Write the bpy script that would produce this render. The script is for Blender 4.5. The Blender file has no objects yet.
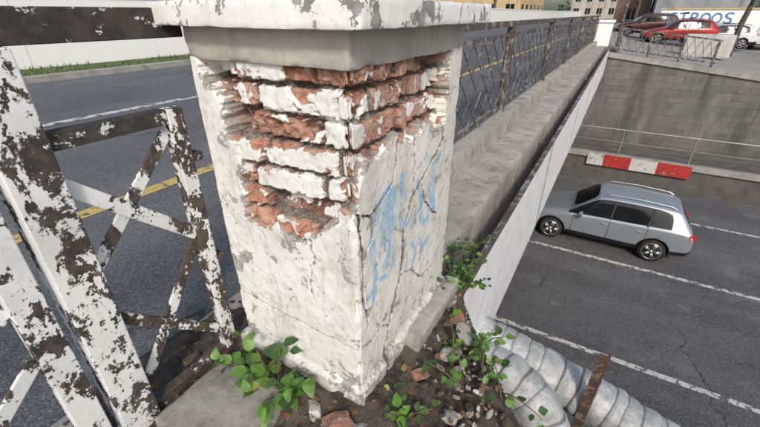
import bpy, math, random
import numpy as np
from mathutils import Vector, Matrix
random.seed(7); rng=np.random.RandomState(11)
R=math.radians
scene=bpy.context.scene

# ------------------------------------------------------------------ noise
def _h(ix,iy,iz,s):
    n=(np.asarray(ix).astype(np.int64)*374761393+np.asarray(iy).astype(np.int64)*668265263+np.asarray(iz).astype(np.int64)*2147483647+s*974634777)&0xffffffff
    n=((n^(n>>13))*1274126177)&0xffffffff
    n=(n^(n>>16))&0xffffffff
    return n.astype(np.float64)/4294967295.0
def vn(x,y,z,s=0):
    ix=np.floor(x);iy=np.floor(y);iz=np.floor(z)
    fx=x-ix;fy=y-iy;fz=z-iz
    fx=fx*fx*(3-2*fx);fy=fy*fy*(3-2*fy);fz=fz*fz*(3-2*fz)
    r=0
    for a in (0,1):
        for b in (0,1):
            for c in (0,1):
                w=(fx if a else 1-fx)*(fy if b else 1-fy)*(fz if c else 1-fz)
                r=r+w*_h(ix+a,iy+b,iz+c,s)
    return r*2-1
def fbm(x,y,z,sc,oct=4,s=0):
    r=0;a=1;t=0
    for i in range(oct):
        r=r+a*vn(x*sc,y*sc,z*sc,s+i*17); t+=a; a*=.55; sc*=2.03
    return r/t
def sstep(a,b,x):
    t=np.clip((x-a)/(b-a),0,1); return t*t*(3-2*t)
def facet(U,Z,size,seed):
    iu=np.floor(U/size);iz=np.floor(Z/size)
    best=np.full(U.shape,1e9);val=np.zeros(U.shape)
    for du in (-1,0,1):
        for dz in (-1,0,1):
            cu=iu+du;cz=iz+dz
            su=(cu+_h(cu,cz,cu*0,seed))*size; sz=(cz+_h(cu,cz,cu*0,seed+1))*size
            d=(U-su)**2+(Z-sz)**2
            h=_h(cu,cz,cu*0,seed+2)-.5+((U-su)*(_h(cu,cz,cu*0,seed+3)-.5)+(Z-sz)*(_h(cu,cz,cu*0,seed+4)-.5))*2.2/size
            k=d<best; best=np.where(k,d,best); val=np.where(k,h,val)
    return val

# ------------------------------------------------------------------ materials
class M:
    def __init__(s,name):
        s.m=bpy.data.materials.new(name); s.m.use_nodes=True
        s.nt=s.m.node_tree; s.nt.nodes.clear()
        s.out=s.nt.nodes.new('ShaderNodeOutputMaterial')
        s.b=s.nt.nodes.new('ShaderNodeBsdfPrincipled')
        s.nt.links.new(s.b.outputs[0],s.out.inputs[0])
        s.tc=s.nt.nodes.new('ShaderNodeTexCoord')
    def L(s,a,b): s.nt.links.new(a,b)
    def n(s,t): return s.nt.nodes.new(t)
    def setv(s,inp,v):
        if hasattr(v,'links') or isinstance(v,bpy.types.NodeSocket): s.L(v,inp)
        elif isinstance(v,(tuple,list)) and len(v)==3 and inp.type=='RGBA': inp.default_value=(*v,1)
        else: inp.default_value=v
    def noise(s,scale,detail=4,rough=.6,vec=None,dist=0,st=None):
        k=s.n('ShaderNodeTexNoise'); k.inputs['Scale'].default_value=scale
        k.inputs['Detail'].default_value=detail; k.inputs['Roughness'].default_value=rough
        k.inputs['Distortion'].default_value=dist
        v=vec or s.tc.outputs['Object']
        if st:
            mp=s.n('ShaderNodeMapping'); mp.inputs['Scale'].default_value=st; s.L(v,mp.inputs[0]); v=mp.outputs[0]
        s.L(v,k.inputs['Vector']); return k.outputs['Fac']
    def vor(s,scale,feat='F1',out='Distance',vec=None):
        k=s.n('ShaderNodeTexVoronoi'); k.feature=feat; k.inputs['Scale'].default_value=scale
        s.L(vec or s.tc.outputs['Object'],k.inputs['Vector']); return k.outputs[out]
    def ramp(s,f,lo,hi):
        k=s.n('ShaderNodeMapRange'); k.interpolation_type='SMOOTHSTEP'
        k.inputs['From Min'].default_value=lo;k.inputs['From Max'].default_value=hi
        s.L(f,k.inputs['Value']); return k.outputs['Result']
    def math(s,op,a,b=0.0):
        k=s.n('ShaderNodeMath'); k.operation=op; s.setv(k.inputs[0],a); s.setv(k.inputs[1],b); return k.outputs[0]
    def mix(s,f,a,b):
        k=s.n('ShaderNodeMix'); k.data_type='RGBA'
        s.setv(k.inputs[0],f); s.setv(k.inputs[6],a); s.setv(k.inputs[7],b); return k.outputs[2]
    def attr(s,name):
        k=s.n('ShaderNodeAttribute'); k.attribute_name=name; return k.outputs['Fac']
    def col(s,c): s.setv(s.b.inputs['Base Color'],c)
    def rough(s,v): s.setv(s.b.inputs['Roughness'],v)
    def bump(s,h,dist,strength=1.0,prev=None):
        k=s.n('ShaderNodeBump'); k.inputs['Distance'].default_value=dist; k.inputs['Strength'].default_value=strength
        s.L(h,k.inputs['Height'])
        if prev: s.L(prev,k.inputs['Normal'])
        s.L(k.outputs[0],s.b.inputs['Normal']); return k.outputs[0]
    def xyz(s):
        k=s.n('ShaderNodeSeparateXYZ'); s.L(s.tc.outputs['Object'],k.inputs[0]); return k.outputs

def simple(name,c,r=.6,metal=0,var=.15,scale=6,coat=0):
    m=M(name); f=m.noise(scale,5,.6)
    d=tuple(x*(1-var) for x in c); l=tuple(min(1,x*(1+var)) for x in c)
    m.col(m.mix(m.ramp(f,.3,.7),d,l)); m.rough(r); m.b.inputs['Metallic'].default_value=metal
    m.b.inputs['Coat Weight'].default_value=coat
    return m.m

def mk_asphalt(name,base,light,grain=110,st=(1,.08,1),tracks=None):
    m=M(name)
    big=m.noise(.35,5,.6); mid=m.noise(3,6,.7); streak=m.noise(.8,5,.6,st=st)
    g=m.noise(grain*1.6,3,.8); k=m.n('ShaderNodeTexVoronoi'); k.inputs['Scale'].default_value=grain; m.L(m.tc.outputs['Object'],k.inputs['Vector'])
    sep=m.n('ShaderNodeSeparateColor'); m.L(k.outputs['Color'],sep.inputs[0]); rnd=sep.outputs[0]
    c=m.mix(m.ramp(big,.35,.7),base,light)
    c=m.mix(m.math('MULTIPLY',m.ramp(streak,.42,.7),.65),c,tuple(x*1.45 for x in light))
    c=m.mix(m.math('MULTIPLY',m.ramp(mid,.5,.75),.35),c,tuple(x*.65 for x in base))
    c=m.mix(m.math('MULTIPLY',m.ramp(rnd,.72,.95),.45),c,tuple(min(1,x*2.2) for x in light))
    c=m.mix(m.math('MULTIPLY',m.ramp(rnd,.35,.05),.5),c,tuple(x*.5 for x in base))
    c=m.mix(m.math('MULTIPLY',m.ramp(k.outputs['Distance'],.45,.8),.4),c,tuple(x*.4 for x in base))
    dist=m.n('ShaderNodeVectorMath'); dist.operation='ADD'
    nn=m.n('ShaderNodeTexNoise'); nn.inputs['Scale'].default_value=1.2; nn.inputs['Detail'].default_value=5; m.L(m.tc.outputs['Object'],nn.inputs['Vector'])
    m.L(m.tc.outputs['Object'],dist.inputs[0]); m.L(nn.outputs['Color'],dist.inputs[1])
    ck=m.vor(.28,'DISTANCE_TO_EDGE',vec=dist.outputs[0])
    c=m.mix(m.math('MULTIPLY',m.math('MULTIPLY',m.ramp(ck,.006,.0015),m.ramp(big,.48,.58)),.8),c,(.02,.02,.02))
    c=m.mix(m.math('MULTIPLY',m.ramp(m.noise(1.1,7,.75),.58,.66),.45),c,tuple(x*.55 for x in base))
    c=m.mix(m.math('MULTIPLY',m.ramp(m.noise(.7,8,.75),.56,.66),.35),c,tuple(x*1.7 for x in light))
    m.col(c); m.rough(.88)
    m.bump(m.math('ADD',m.math('MULTIPLY',g,.6),m.math('SUBTRACT',1.0,k.outputs['Distance'])),.004,.8)
    return m.m
asph_up=mk_asphalt('asphalt_upper',(.088,.094,.102),(.130,.137,.146),120)
asph_lo=mk_asphalt('asphalt_lower',(.080,.082,.087),(.125,.127,.132),55,st=(.06,1,1))

def mk_concrete(name,a,b,stain=(.08,.075,.065),sc=1.0,blocks=False,stv=.5,moss=0.0):
    m=M(name)
    f=m.noise(2.2*sc,8,.65); g=m.noise(26*sc,6,.7); v=m.noise(3*sc,6,.6,st=(1,1,.15)); fine=m.noise(220,3,.7)
    c=m.mix(m.ramp(f,.3,.7),a,b)
    c=m.mix(m.math('MULTIPLY',m.ramp(v,.5,.72),stv),c,stain)
    c=m.mix(m.math('MULTIPLY',m.ramp(g,.52,.7),.4),c,tuple(x*.5 for x in a))
    c=m.mix(m.math('MULTIPLY',m.ramp(fine,.55,.75),.3),c,tuple(min(1,x*1.5) for x in b))
    if moss: c=m.mix(m.math('MULTIPLY',m.ramp(m.noise(9,6,.7),.5,.65),moss),c,(.05,.055,.025))
    h=m.math('ADD',m.math('MULTIPLY',g,1.0),m.math('MULTIPLY',fine,.35))
    if blocks:
        o=m.xyz(); cb=m.n('ShaderNodeCombineXYZ'); m.L(o[0],cb.inputs[0]); m.L(o[2],cb.inputs[1])
        k=m.n('ShaderNodeTexBrick'); m.L(cb.outputs[0],k.inputs['Vector']); k.inputs['Scale'].default_value=1
        k.inputs['Brick Width'].default_value=.62;k.inputs['Row Height'].default_value=.26;k.inputs['Mortar Size'].default_value=.014
        k.inputs['Mortar Smooth'].default_value=.5
        k.inputs['Color1'].default_value=(.74,.74,.74,1);k.inputs['Color2'].default_value=(1.12,1.10,1.05,1);k.inputs['Mortar'].default_value=(.60,.59,.58,1)
        mm=m.n('ShaderNodeMix'); mm.data_type='RGBA'; mm.blend_type='MULTIPLY'
        m.L(m.math('ADD',.25,m.math('MULTIPLY',m.ramp(m.noise(.5,5,.6),.30,.55),.65)),mm.inputs[0])
        m.L(c,mm.inputs[6]); m.L(k.outputs['Color'],mm.inputs[7]); c=mm.outputs[2]
        c=m.mix(m.math('MULTIPLY',m.ramp(m.noise(.9,7,.7,st=(1,1,.35)),.52,.68),.40),c,tuple(x*1.5 for x in b))
        c=m.mix(m.math('MULTIPLY',m.ramp(m.noise(1.4,8,.75,st=(1,1,.14)),.50,.66),.65),c,(.06,.057,.052))
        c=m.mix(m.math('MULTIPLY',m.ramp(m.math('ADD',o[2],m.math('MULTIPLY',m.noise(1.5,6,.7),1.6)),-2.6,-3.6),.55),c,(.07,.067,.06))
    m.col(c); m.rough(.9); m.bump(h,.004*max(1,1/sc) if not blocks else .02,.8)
    return m.m
conc=mk_concrete('concrete',(.27,.265,.245),(.39,.385,.36),moss=.25)
conc_slab=mk_concrete('concrete_slab_mat',(.22,.215,.20),(.34,.335,.315),sc=3,moss=.35,stv=.45)
conc_band=mk_concrete('concrete_band',(.36,.345,.305),(.50,.48,.435),sc=1.6,stv=.4)
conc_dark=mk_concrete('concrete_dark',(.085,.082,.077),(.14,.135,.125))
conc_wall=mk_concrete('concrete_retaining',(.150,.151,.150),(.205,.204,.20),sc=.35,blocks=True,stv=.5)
conc_ledge=mk_concrete('concrete_ledge',(.29,.28,.25),(.44,.42,.38),sc=1,stv=.3,moss=.4)
conc_light=mk_concrete('concrete_pale',(.42,.42,.40),(.56,.56,.54),sc=.5)

def mk_peel(name,paint,u1,u2,thr=.5,scale=14,dist=.0015,st=(1,1,1),met=0,soft=.012,dirt=.3,fine=.22):
    m=M(name)
    f=m.noise(scale,9,.62,st=st,dist=.4); f2=m.noise(scale*4.5,6,.7)
    ff=m.math('ADD',f,m.math('MULTIPLY',m.math('SUBTRACT',f2,.5),fine))
    mask=m.ramp(ff,thr-soft,thr+soft)
    w=m.noise(5,6,.6); 
    pc=m.mix(m.math('MULTIPLY',m.ramp(w,.42,.72),dirt),paint,tuple(x*.55 for x in paint))
    pc=m.mix(m.math('MULTIPLY',m.ramp(f2,.52,.68),dirt*.8),pc,tuple(x*.5 for x in paint))
    uc=m.mix(m.ramp(m.noise(scale*1.7,7,.7),.42,.6),u1,u2)
    m.col(m.mix(mask,pc,uc))
    m.rough(m.math('ADD',m.math('MULTIPLY',mask,.3),.5))
    inv=m.math('SUBTRACT',1.0,mask)
    m.bump(m.math('ADD',inv,m.math('MULTIPLY',f2,.35)),dist,1)
    return m.m
fence_peel=mk_peel('peeling_fence_paint',(.74,.76,.77),(.035,.032,.032),(.085,.065,.055),.535,17,.0018,st=(1,1,.6),fine=.46,dirt=.5)
fence_peel_dark=mk_peel('peeling_dark_paint',(.60,.63,.64),(.028,.027,.027),(.06,.05,.045),.41,15,.0015,st=(1,.6,1),fine=.35)
fence_rust=mk_peel('rusted_bar',(.55,.57,.57),(.045,.038,.034),(.085,.062,.048),.40,19,.0015,fine=.4)
fence_far=mk_peel('weathered_fence_paint',(.25,.25,.25),(.065,.055,.05),(.12,.10,.085),.44,8,.001)
cap_peel=mk_peel('cap_paint',(.80,.80,.79),(.33,.32,.31),(.20,.195,.19),.595,13,.0015,dirt=.4,fine=.4)
pale_peel=mk_peel('white_panel_paint',(.84,.84,.85),(.50,.48,.46),(.6,.59,.57),.65,6,.001,dirt=.35)
line_white=mk_peel('road_paint_white',(.60,.60,.58),(.10,.10,.105),(.14,.14,.14),.54,9,.0005,dirt=.45)
line_yel=mk_peel('road_paint_yellow',(.58,.43,.12),(.10,.10,.10),(.13,.12,.10),.57,12,.0005,dirt=.4)
wall_white=mk_peel('white_wall_paint',(.90,.90,.90),(.7,.7,.68),(.8,.8,.78),.74,2,.001,dirt=.05)
red_pt=mk_peel('red_paint',(.46,.04,.035),(.2,.1,.09),(.3,.28,.27),.62,4,.0006,dirt=.55)
white_pt=mk_peel('white_kerb_paint',(.60,.60,.59),(.25,.24,.23),(.3,.28,.27),.60,4,.0006,dirt=.6)
dirt_m=M('dirt'); 
_f=dirt_m.noise(14,8,.7); _g=dirt_m.noise(120,5,.8)
_c=dirt_m.mix(dirt_m.ramp(_f,.35,.65),(.04,.032,.024),(.12,.10,.08)); _c=dirt_m.mix(dirt_m.math('MULTIPLY',dirt_m.ramp(_g,.56,.7),.7),_c,(.28,.26,.23))
dirt_m.col(_c); dirt_m.rough(.95); dirt_m.bump(_g,.006,1); dirt_m=dirt_m.m
grass_m=simple('grass',(.085,.125,.04),.9,var=.5,scale=9)
gnd_m=mk_concrete('pavement_ground',(.24,.235,.225),(.33,.325,.31),sc=.5)
leaf_a=simple('leaf_green',(.085,.19,.028),.45,var=.35,scale=30)
leaf_b=simple('leaf_dark',(.035,.085,.018),.5,var=.4,scale=30)
leaf_y=simple('leaf_yellow',(.20,.23,.05),.6,var=.4,scale=30)
leaf_d=simple('dead_leaf',(.16,.085,.04),.8,var=.4,scale=30)
for lm in (leaf_a,leaf_b,leaf_y):
    b=[n for n in lm.node_tree.nodes if n.type=='BSDF_PRINCIPLED'][0]; b.inputs['Subsurface Weight'].default_value=.15; b.inputs['Subsurface Radius'].default_value=(.01,.02,.005)
stem_m=simple('stem',(.12,.10,.04),.7)
bark_m=mk_concrete('bark',(.07,.055,.04),(.13,.11,.085),sc=3)
brick_r=mk_peel('brick_chunk',(.36,.175,.125),(.22,.10,.07),(.36,.31,.26),.52,26,.0015,dirt=.6,fine=.5)
chunk_w=mk_peel('plaster_chunk',(.55,.55,.52),(.30,.28,.25),(.20,.18,.16),.48,30,.001)

# ------------------------------------------------------------------ mesh builder
class MB:
    def __init__(s): s.v=[];s.f=[];s.m=[]
    def add(s,vs,fs,mi=0):
        o=len(s.v); s.v+= [tuple(v) for v in vs]; s.f+=[tuple(i+o for i in f) for f in fs]; s.m+=[mi]*len(fs)
    def box(s,a,b,mi=0):
        x0,y0,z0=a;x1,y1,z1=b
        s.add([(x0,y0,z0),(x1,y0,z0),(x1,y1,z0),(x0,y1,z0),(x0,y0,z1),(x1,y0,z1),(x1,y1,z1),(x0,y1,z1)],
              [(0,3,2,1),(4,5,6,7),(0,1,5,4),(1,2,6,5),(2,3,7,6),(3,0,4,7)],mi)
    def bar(s,p,q,w,d,side=(1,0,0),mi=0):
        p=Vector(p);q=Vector(q);t=(q-p).normalized();n=Vector(side);n=(n-t*n.dot(t)).normalized();u=t.cross(n)
        vs=[]
        for c in (p,q):
            for a,b in ((-1,-1),(1,-1),(1,1),(-1,1)): vs.append(c+u*(a*w/2)+n*(b*d/2))
        s.add(vs,[(0,3,2,1),(4,5,6,7),(0,1,5,4),(1,2,6,5),(2,3,7,6),(3,0,4,7)],mi)
    def tube(s,path,rad,n=10,mi=0,cap=True):
        path=[Vector(p) for p in path]
        if not hasattr(rad,'__len__'): rad=[rad]*len(path)
        vs=[];up=None
        for i,p in enumerate(path):
            t=(path[min(i+1,len(path)-1)]-path[max(i-1,0)]).normalized()
            if up is None:
                up=Vector((0,0,1)) if abs(t.z)<.9 else Vector((1,0,0))
            a=(up-t*up.dot(t)).normalized(); b=t.cross(a); up=a
            for k in range(n):
                th=2*math.pi*k/n; vs.append(p+(a*math.cos(th)+b*math.sin(th))*rad[i])
        fs=[]
        for i in range(len(path)-1):
            for k in range(n):
                k2=(k+1)%n; fs.append((i*n+k,i*n+k2,(i+1)*n+k2,(i+1)*n+k))
        if cap: fs.append(tuple(range(n))[::-1]); fs.append(tuple((len(path)-1)*n+k for k in range(n)))
        s.add(vs,fs,mi)
    def quad(s,a,b,c,d,mi=0): s.add([a,b,c,d],[(0,1,2,3)],mi)
    def chunk(s,c,size,mi=0,sq=1):
        vs=[];rot=Matrix.Rotation(random.random()*6.28,3,'Z')@Matrix.Rotation(random.random()*6.28*sq,3,'X')@Matrix.Rotation(random.random()*.8,3,'Y')
        sh=[random.uniform(-.35,.35) for _ in range(6)]
        for x in (-1,0,1):
            for y in (-1,0,1):
                for z in (-1,0,1):
                    if (x,y,z)==(0,0,0): continue
                    na=abs(x)+abs(y)+abs(z)
                    k=.80 if na==3 else (.98 if na==2 else 1.05)
                    v=Vector(((x+sh[0]*y+sh[1]*z)*size[0],(y+sh[2]*x+sh[3]*z)*size[1],(z+sh[4]*x)*size[2]))*.5*k
                    v=Vector((v.x*(1+random.uniform(-.25,.25)),v.y*(1+random.uniform(-.25,.25)),v.z*(1+random.uniform(-.3,.3))))
                    vs.append(rot@v+Vector(c))
        idx={};i=0
        for x in (-1,0,1):
            for y in (-1,0,1):
                for z in (-1,0,1):
                    if (x,y,z)==(0,0,0): continue
                    idx[(x,y,z)]=i;i+=1
        fs=[]
        for ax in range(3):
            for sg in (-1,1):
                for a in (-1,0):
                    for b in (-1,0):
                        q=[]
                        for da,db in ((0,0),(1,0),(1,1),(0,1)):
                            t=[0,0,0]; t[ax]=sg; t[(ax+1)%3]=a+da; t[(ax+2)%3]=b+db; q.append(idx[tuple(t)])
                        fs.append(tuple(q if sg>0 else q[::-1]))
        s.add(vs,fs,mi)
    def obj(s,name,mats,smooth=False,parent=None,bevel=0):
        me=bpy.data.meshes.new(name); me.from_pydata(s.v,[],s.f); 
        for m in mats: me.materials.append(m)
        me.polygons.foreach_set('material_index',s.m)
        me.polygons.foreach_set('use_smooth',[smooth]*len(s.f)); me.update()
        o=bpy.data.objects.new(name,me); scene.collection.objects.link(o)
        if parent: o.parent=parent
        if bevel:
            b=o.modifiers.new('b','BEVEL'); b.width=bevel; b.segments=2; b.limit_method='ANGLE'
        return o
def empty(name,loc=(0,0,0)):
    o=bpy.data.objects.new(name,None); o.location=loc; scene.collection.objects.link(o); return o

def rough_box(name,a,b,res,amp,mat,sc=12,chip=.0,parent=None,seed=0,rnd=.01):
    a=np.array(a,float);b=np.array(b,float);L=b-a
    n=np.maximum(2,(L/res).astype(int))
    V=[];F=[];
    for ax in range(3):
        for sg in (0,1):
            u=(ax+1)%3;w=(ax+2)%3
            gu,gw=np.meshgrid(np.linspace(0,1,n[u]+1),np.linspace(0,1,n[w]+1),indexing='ij')
            P=np.zeros(gu.shape+(3,)); P[...,ax]=sg; P[...,u]=gu; P[...,w]=gw
            o=sum(len(x) for x in V); P=P.reshape(-1,3)*L+a; V.append(P)
            nu,nw=n[u]+1,n[w]+1
            I=np.arange(nu*nw).reshape(nu,nw)+o
            q=np.stack([I[:-1,:-1],I[1:,:-1],I[1:,1:],I[:-1,1:]],-1).reshape(-1,4)
            if sg==0: q=q[:,::-1]
            F.append(q)
    V=np.concatenate(V);F=np.concatenate(F)
    x,y,z=V.T
    c=(a+b)/2; h=L/2
    q=V-c
    r=rnd*(1+.8*fbm(x,y,z,sc*1.5,3,seed+5))+chip*sstep(.15,.6,fbm(x,y,z,sc*.9,4,seed+9))
    r=np.clip(r,.001,h.min()*.9)
    inner=h[None,:]-r[:,None]
    cl=np.clip(q,-inner,inner); d=q-cl; dl=np.linalg.norm(d,axis=1)
    k=np.where(dl>1e-9,r/np.maximum(dl,1e-9),1)
    k=np.minimum(k,1)
    q=cl+d*k[:,None]
    V=q+c
    nn=np.stack([fbm(x,y,z,sc,4,seed),fbm(x,y,z,sc,4,seed+31),fbm(x,y,z,sc,4,seed+61)],-1)
    V=V+nn*amp
    me=bpy.data.meshes.new(name); me.from_pydata(V.tolist(),[],F.tolist()); me.materials.append(mat)
    me.polygons.foreach_set('use_smooth',[True]*len(F)); me.update()
    o=bpy.data.objects.new(name,me); scene.collection.objects.link(o)
    if parent: o.parent=parent
    return o

# ------------------------------------------------------------------ the pillar
X0,X1,Y0,Y1=-1.015,-.48,.70,1.41
pillar=empty('brick_pillar',(0,0,0))
def pdist(px,py,poly,closed):
    n=len(poly); D=np.full(px.shape,1e9)
    for i in range(n if closed else n-1):
        ax,ay=poly[i];bx,by=poly[(i+1)%n]
        dx,dy=bx-ax,by-ay; t=np.clip(((px-ax)*dx+(py-ay)*dy)/(dx*dx+dy*dy+1e-12),0,1)
        D=np.minimum(D,np.hypot(px-ax-t*dx,py-ay-t*dy))
    return D
def inside(px,py,poly):
    n=len(poly); ins=np.zeros(px.shape,bool)
    for i in range(n):
        ax,ay=poly[i];bx,by=poly[(i+1)%n]
        if ay==by: continue
        c=((ay>py)!=(by>py))&(px<(bx-ax)*(py-ay)/(by-ay)+ax); ins^=c
    return ins
def build_shaft():
    Ls=[X1-X0,Y1-Y0,X1-X0,Y1-Y0]; ds=[.0028,.0028,.012,.012]
    side=[];a=[];
    for k in range(4):
        n=int(Ls[k]/ds[k]); side+= [k]*n; a+=list(np.arange(n)*Ls[k]/n)
    side=np.array(side);a=np.array(a);nc=len(a)
    zs=np.concatenate([np.arange(-.12,.5,.0034),np.arange(.5,1.1001,.0026)]); nr=len(zs)
    S=np.repeat(side[None,:],nr,0);A=np.repeat(a[None,:],nr,0);Z=np.repeat(zs[:,None],nc,1)
    Lk=np.array(Ls)[S]; off=np.cumsum([0]+Ls[:3])[S]; U=A+off-.015
    bx=np.choose(S,[X0+A,X1+0*A,X1-A,X0+0*A]); by=np.choose(S,[Y0+0*A,Y0+A,Y1+0*A,Y1-A])
    poly=[(.02,1.2),(.03,1.03),(.075,.99),(.08,.90),(.12,.87),(.115,.75),(.105,.64),(.17,.61),(.24,.645),(.30,.60),(.36,.628),(.44,.70),(.50,.71),(.535,.73),(.55,.80),(.572,.885),(.66,.87),(.73,.90),(.82,.855),(.93,.885),(1.02,.83),(1.10,.86),(1.125,1.2)]
    sd=pdist(U,Z,poly,True); ins=inside(U,Z,poly); sd=np.where(ins,sd,-sd)
    sd=sd+.020*fbm(bx,by,Z,14,4,3)+.010*fbm(bx,by,Z,60,3,4)+.014*facet(U,Z,.05,300)
    expo=sstep(0,.0035,sd)
    ch=.074
    zz=Z+.009*fbm(bx,by,Z,6,2,21)
    row=np.floor((zz-.01)/ch); fz=(zz-.01)/ch-row
    par=np.mod(row,2)
    loc=np.where(S==0,A+.06*(1-par)+.05*_h(row,row*0,row*0,77),A+.0+.125*par)+.004*fbm(bx,by,Z,12,2,22)
    bl=np.where(S==0,.25,.245)
    col=np.floor(loc/bl); fu=loc/bl-col
    jz=np.minimum(fz,1-fz)*ch; ju=np.minimum(fu,1-fu)*bl
    jd=np.minimum(jz,ju)-.0055+.0050*fbm(bx,by,Z,40,4,23)+.005*facet(U,Z,.03,340)
    prof=sstep(0,.005,jd)
    br=_h(row,col,S,5); br2=_h(row,col,S,9)
    fc=facet(U,Z,.055,310); fc2=facet(U,Z,.020,320)
    jointfill=sstep(.1,.5,fbm(bx,by,Z,9,3,29))
    spn=fbm(bx,by,Z,11,4,26)+.14*fc
    spall=sstep(.03,.08,spn)
    rough=.0018*fbm(bx,by,Z,70,3,25)+.0012*fbm(bx,by,Z,28,3,24)
    dep=.016+(.032-.024*jointfill)*(1-prof)+(br-.5)*.022+rough+spall*(.018+.018*fc+.008*fc2)
    dep=dep+.045*sstep(.15,.08,np.where(S==0,A,9))*sstep(.88,.93,Z)
    dep=dep+.022*sstep(.80,.84,U)*sstep(1.12,1.04,U)*(S==1)+.026*(S==1)*sstep(1.0,1.03,U)*sstep(.86,.9,Z)
    dep=dep+.034*(br2>.84)*prof
    dep=np.maximum(dep,.004)
    pl=.0022*fbm(bx,by,Z,9,4,27)+.0014*fbm(bx,by,Z,50,3,28)
    cr=np.full(U.shape,1e9)
    for poly2,wd in (([(1.10,.80),(1.05,.765),(.99,.733),(.92,.70),(.854,.655),(.82,.60),(.796,.55),(.80,.46),(.783,.394),(.74,.30),(.71,.22),(.68,.15),(.66,.02)],.5),
                 ([(.535,.74),(.54,.68),(.555,.60),(.545,.50),(.56,.40),(.575,.33)],.8),
                 ([(.55,.735),(.60,.715),(.66,.735),(.72,.77),(.74,.84),(.745,.90)],.7),
                 ([(.60,.715),(.60,.64),(.57,.60)],1.2),
                 ([(.54,.27),(.60,.25),(.66,.26),(.71,.22)],1.1),
                 ([(.0,.30),(.1,.29),(.22,.285),(.34,.27),(.44,.275),(.52,.26)],1.7),
                 ([(.92,.70),(.97,.60),(1.05,.52),(1.10,.50)],1.0),
                 ([(.783,.394),(.88,.36),(.95,.28),(1.06,.25)],1.0),
                 ([(.36,.63),(.37,.55),(.34,.47),(.355,.40)],1.6),
                 ([(1.09,.80),(1.075,.93),(1.09,1.09)],.6),
                 ([(.86,.66),(.87,.76),(.85,.86)],.9)):
        ux=U+.014*fbm(bx,by,Z,26,4,41)+.004*fc2; zx=Z+.014*fbm(bx,by,Z,26,4,42)
        cr=np.minimum(cr,pdist(ux,zx,poly2,False)*wd)
    cr=cr+.0025*np.maximum(0,fbm(bx,by,Z,30,3,44))
    pl=pl+.014*sstep(.0042,.0,cr)
    dd=pl*(1-expo)+dep*expo
    ce=np.minimum(A,Lk-A); dd=dd+.005*sstep(.012,0,ce)+.014*sstep(.02,0,ce)*sstep(.1,.5,fbm(bx,by,Z,16,3,51))
    pln=sstep(.11,.09,Z+.012*fbm(bx,by,Z,12,3,52))
    dd=dd-.022*pln+.014*pln*sstep(.05,.4,fbm(bx,by,Z,14,4,53))
    # tangential shift: only close to the corners, so reveals stay straight
    near=sstep(.055,.0,A); far=sstep(.055,.0,Lk-A)
    Ap=A+dd*near-dd*far
    x=np.choose(S,[X0+Ap,X1-dd,X1-Ap,X0+dd]); y=np.choose(S,[Y0+dd,Y0+Ap,Y1-dd,Y1-Ap])
    V=np.stack([x,y,Z],-1).reshape(-1,3)
    I=np.arange(nr*nc).reshape(nr,nc); J=np.roll(I,-1,axis=1)
    F=np.stack([I[:-1],J[:-1],J[1:],I[1:]],-1).reshape(-1,4)
    me=bpy.data.meshes.new('shaft'); me.vertices.add(len(V)); me.vertices.foreach_set('co',V.ravel())
    me.loops.add(F.size); me.loops.foreach_set('vertex_index',F.ravel().astype(np.int32))
    me.polygons.add(len(F)); me.polygons.foreach_set('loop_start',np.arange(0,F.size,4,dtype=np.int32)); me.polygons.foreach_set('loop_total',np.full(len(F),4,np.int32))
    me.update(calc_edges=True); me.polygons.foreach_set('use_smooth',[True]*len(F))
    gr=np.full(U.shape,1e9)
    strokes=[([(.60,.58),(.605,.66),(.635,.73),(.69,.755),(.735,.73),(.72,.67),(.68,.63),(.66,.60),(.70,.57),(.71,.53),(.67,.50)],.016),
             ([(.63,.70),(.66,.66),(.70,.70),(.69,.74)],.020),([(.64,.64),(.70,.60),(.73,.64)],.016),
             ([(.775,.76),(.79,.68),(.775,.60),(.80,.57),(.85,.60)],.013),
             ([(.90,.70),(.93,.62),(.94,.54),(.99,.50),(1.02,.58),(1.0,.66)],.013),
             ([(1.03,.70),(1.04,.60),(1.06,.52)],.015),([(.98,.76),(1.02,.72),(1.08,.74)],.012),
             ([(.58,.44),(.64,.47),(.70,.45),(.74,.48)],.010),
             ([(.60,.40),(.62,.50),(.60,.60)],.010),
             ([(.86,.50),(.90,.42),(.88,.36)],.009),([(.93,.46),(.97,.40),(1.02,.43)],.009)]
    for st,w in strokes:
        gr=np.minimum(gr,pdist(U+.008*fbm(bx,by,Z,18,2,61),Z+.008*fbm(bx,by,Z,18,2,62),st,False)-w)
    blue=sstep(.012,-.010,gr)*(1-expo)
    wearL=-.02+.11*sstep(.62,.35,Z)*sstep(-.05,.35,fbm(bx,by,Z,4,3,71))-.01
    wearR=-.04+.10*sstep(.25,.05,Z)+.06*sstep(.1,.5,fbm(bx,by,Z,5,3,73))
    bare=np.where(S==0,wearL,np.where(S==1,wearR,0.0))
    bare=bare+.10*sstep(.02,0,sd*-1)*(1-expo)+.10*sstep(.010,0,cr)+.05*sstep(.015,0,ce)
    bb=np.where(S==0,-.04+.26*(br2-.5)-.05*sstep(.12,.34,U),.10+.24*(br2-.5))
    bb=bb-.18*sstep(.62,.56,U)*(S==1)
    bb=bb+.22*(1-prof)*(1-.5*jointfill)+.38*spall+.08*sstep(.012,.004,jd)
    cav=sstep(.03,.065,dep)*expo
    for nm,ar in (('expo',expo),('joint',1-prof),('brnd',br),('blue',blue),('bare',bare*(1-expo)+bb*expo),('crack',sstep(.0046,.0022,cr)*(1-expo)),('sidef',(S==1).astype(float)),('cav',cav),('spall',spall*expo)):
        at=me.attributes.new(nm,'FLOAT','POINT'); at.data.foreach_set('value',np.ascontiguousarray(ar.reshape(-1).astype(np.float32)))
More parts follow.
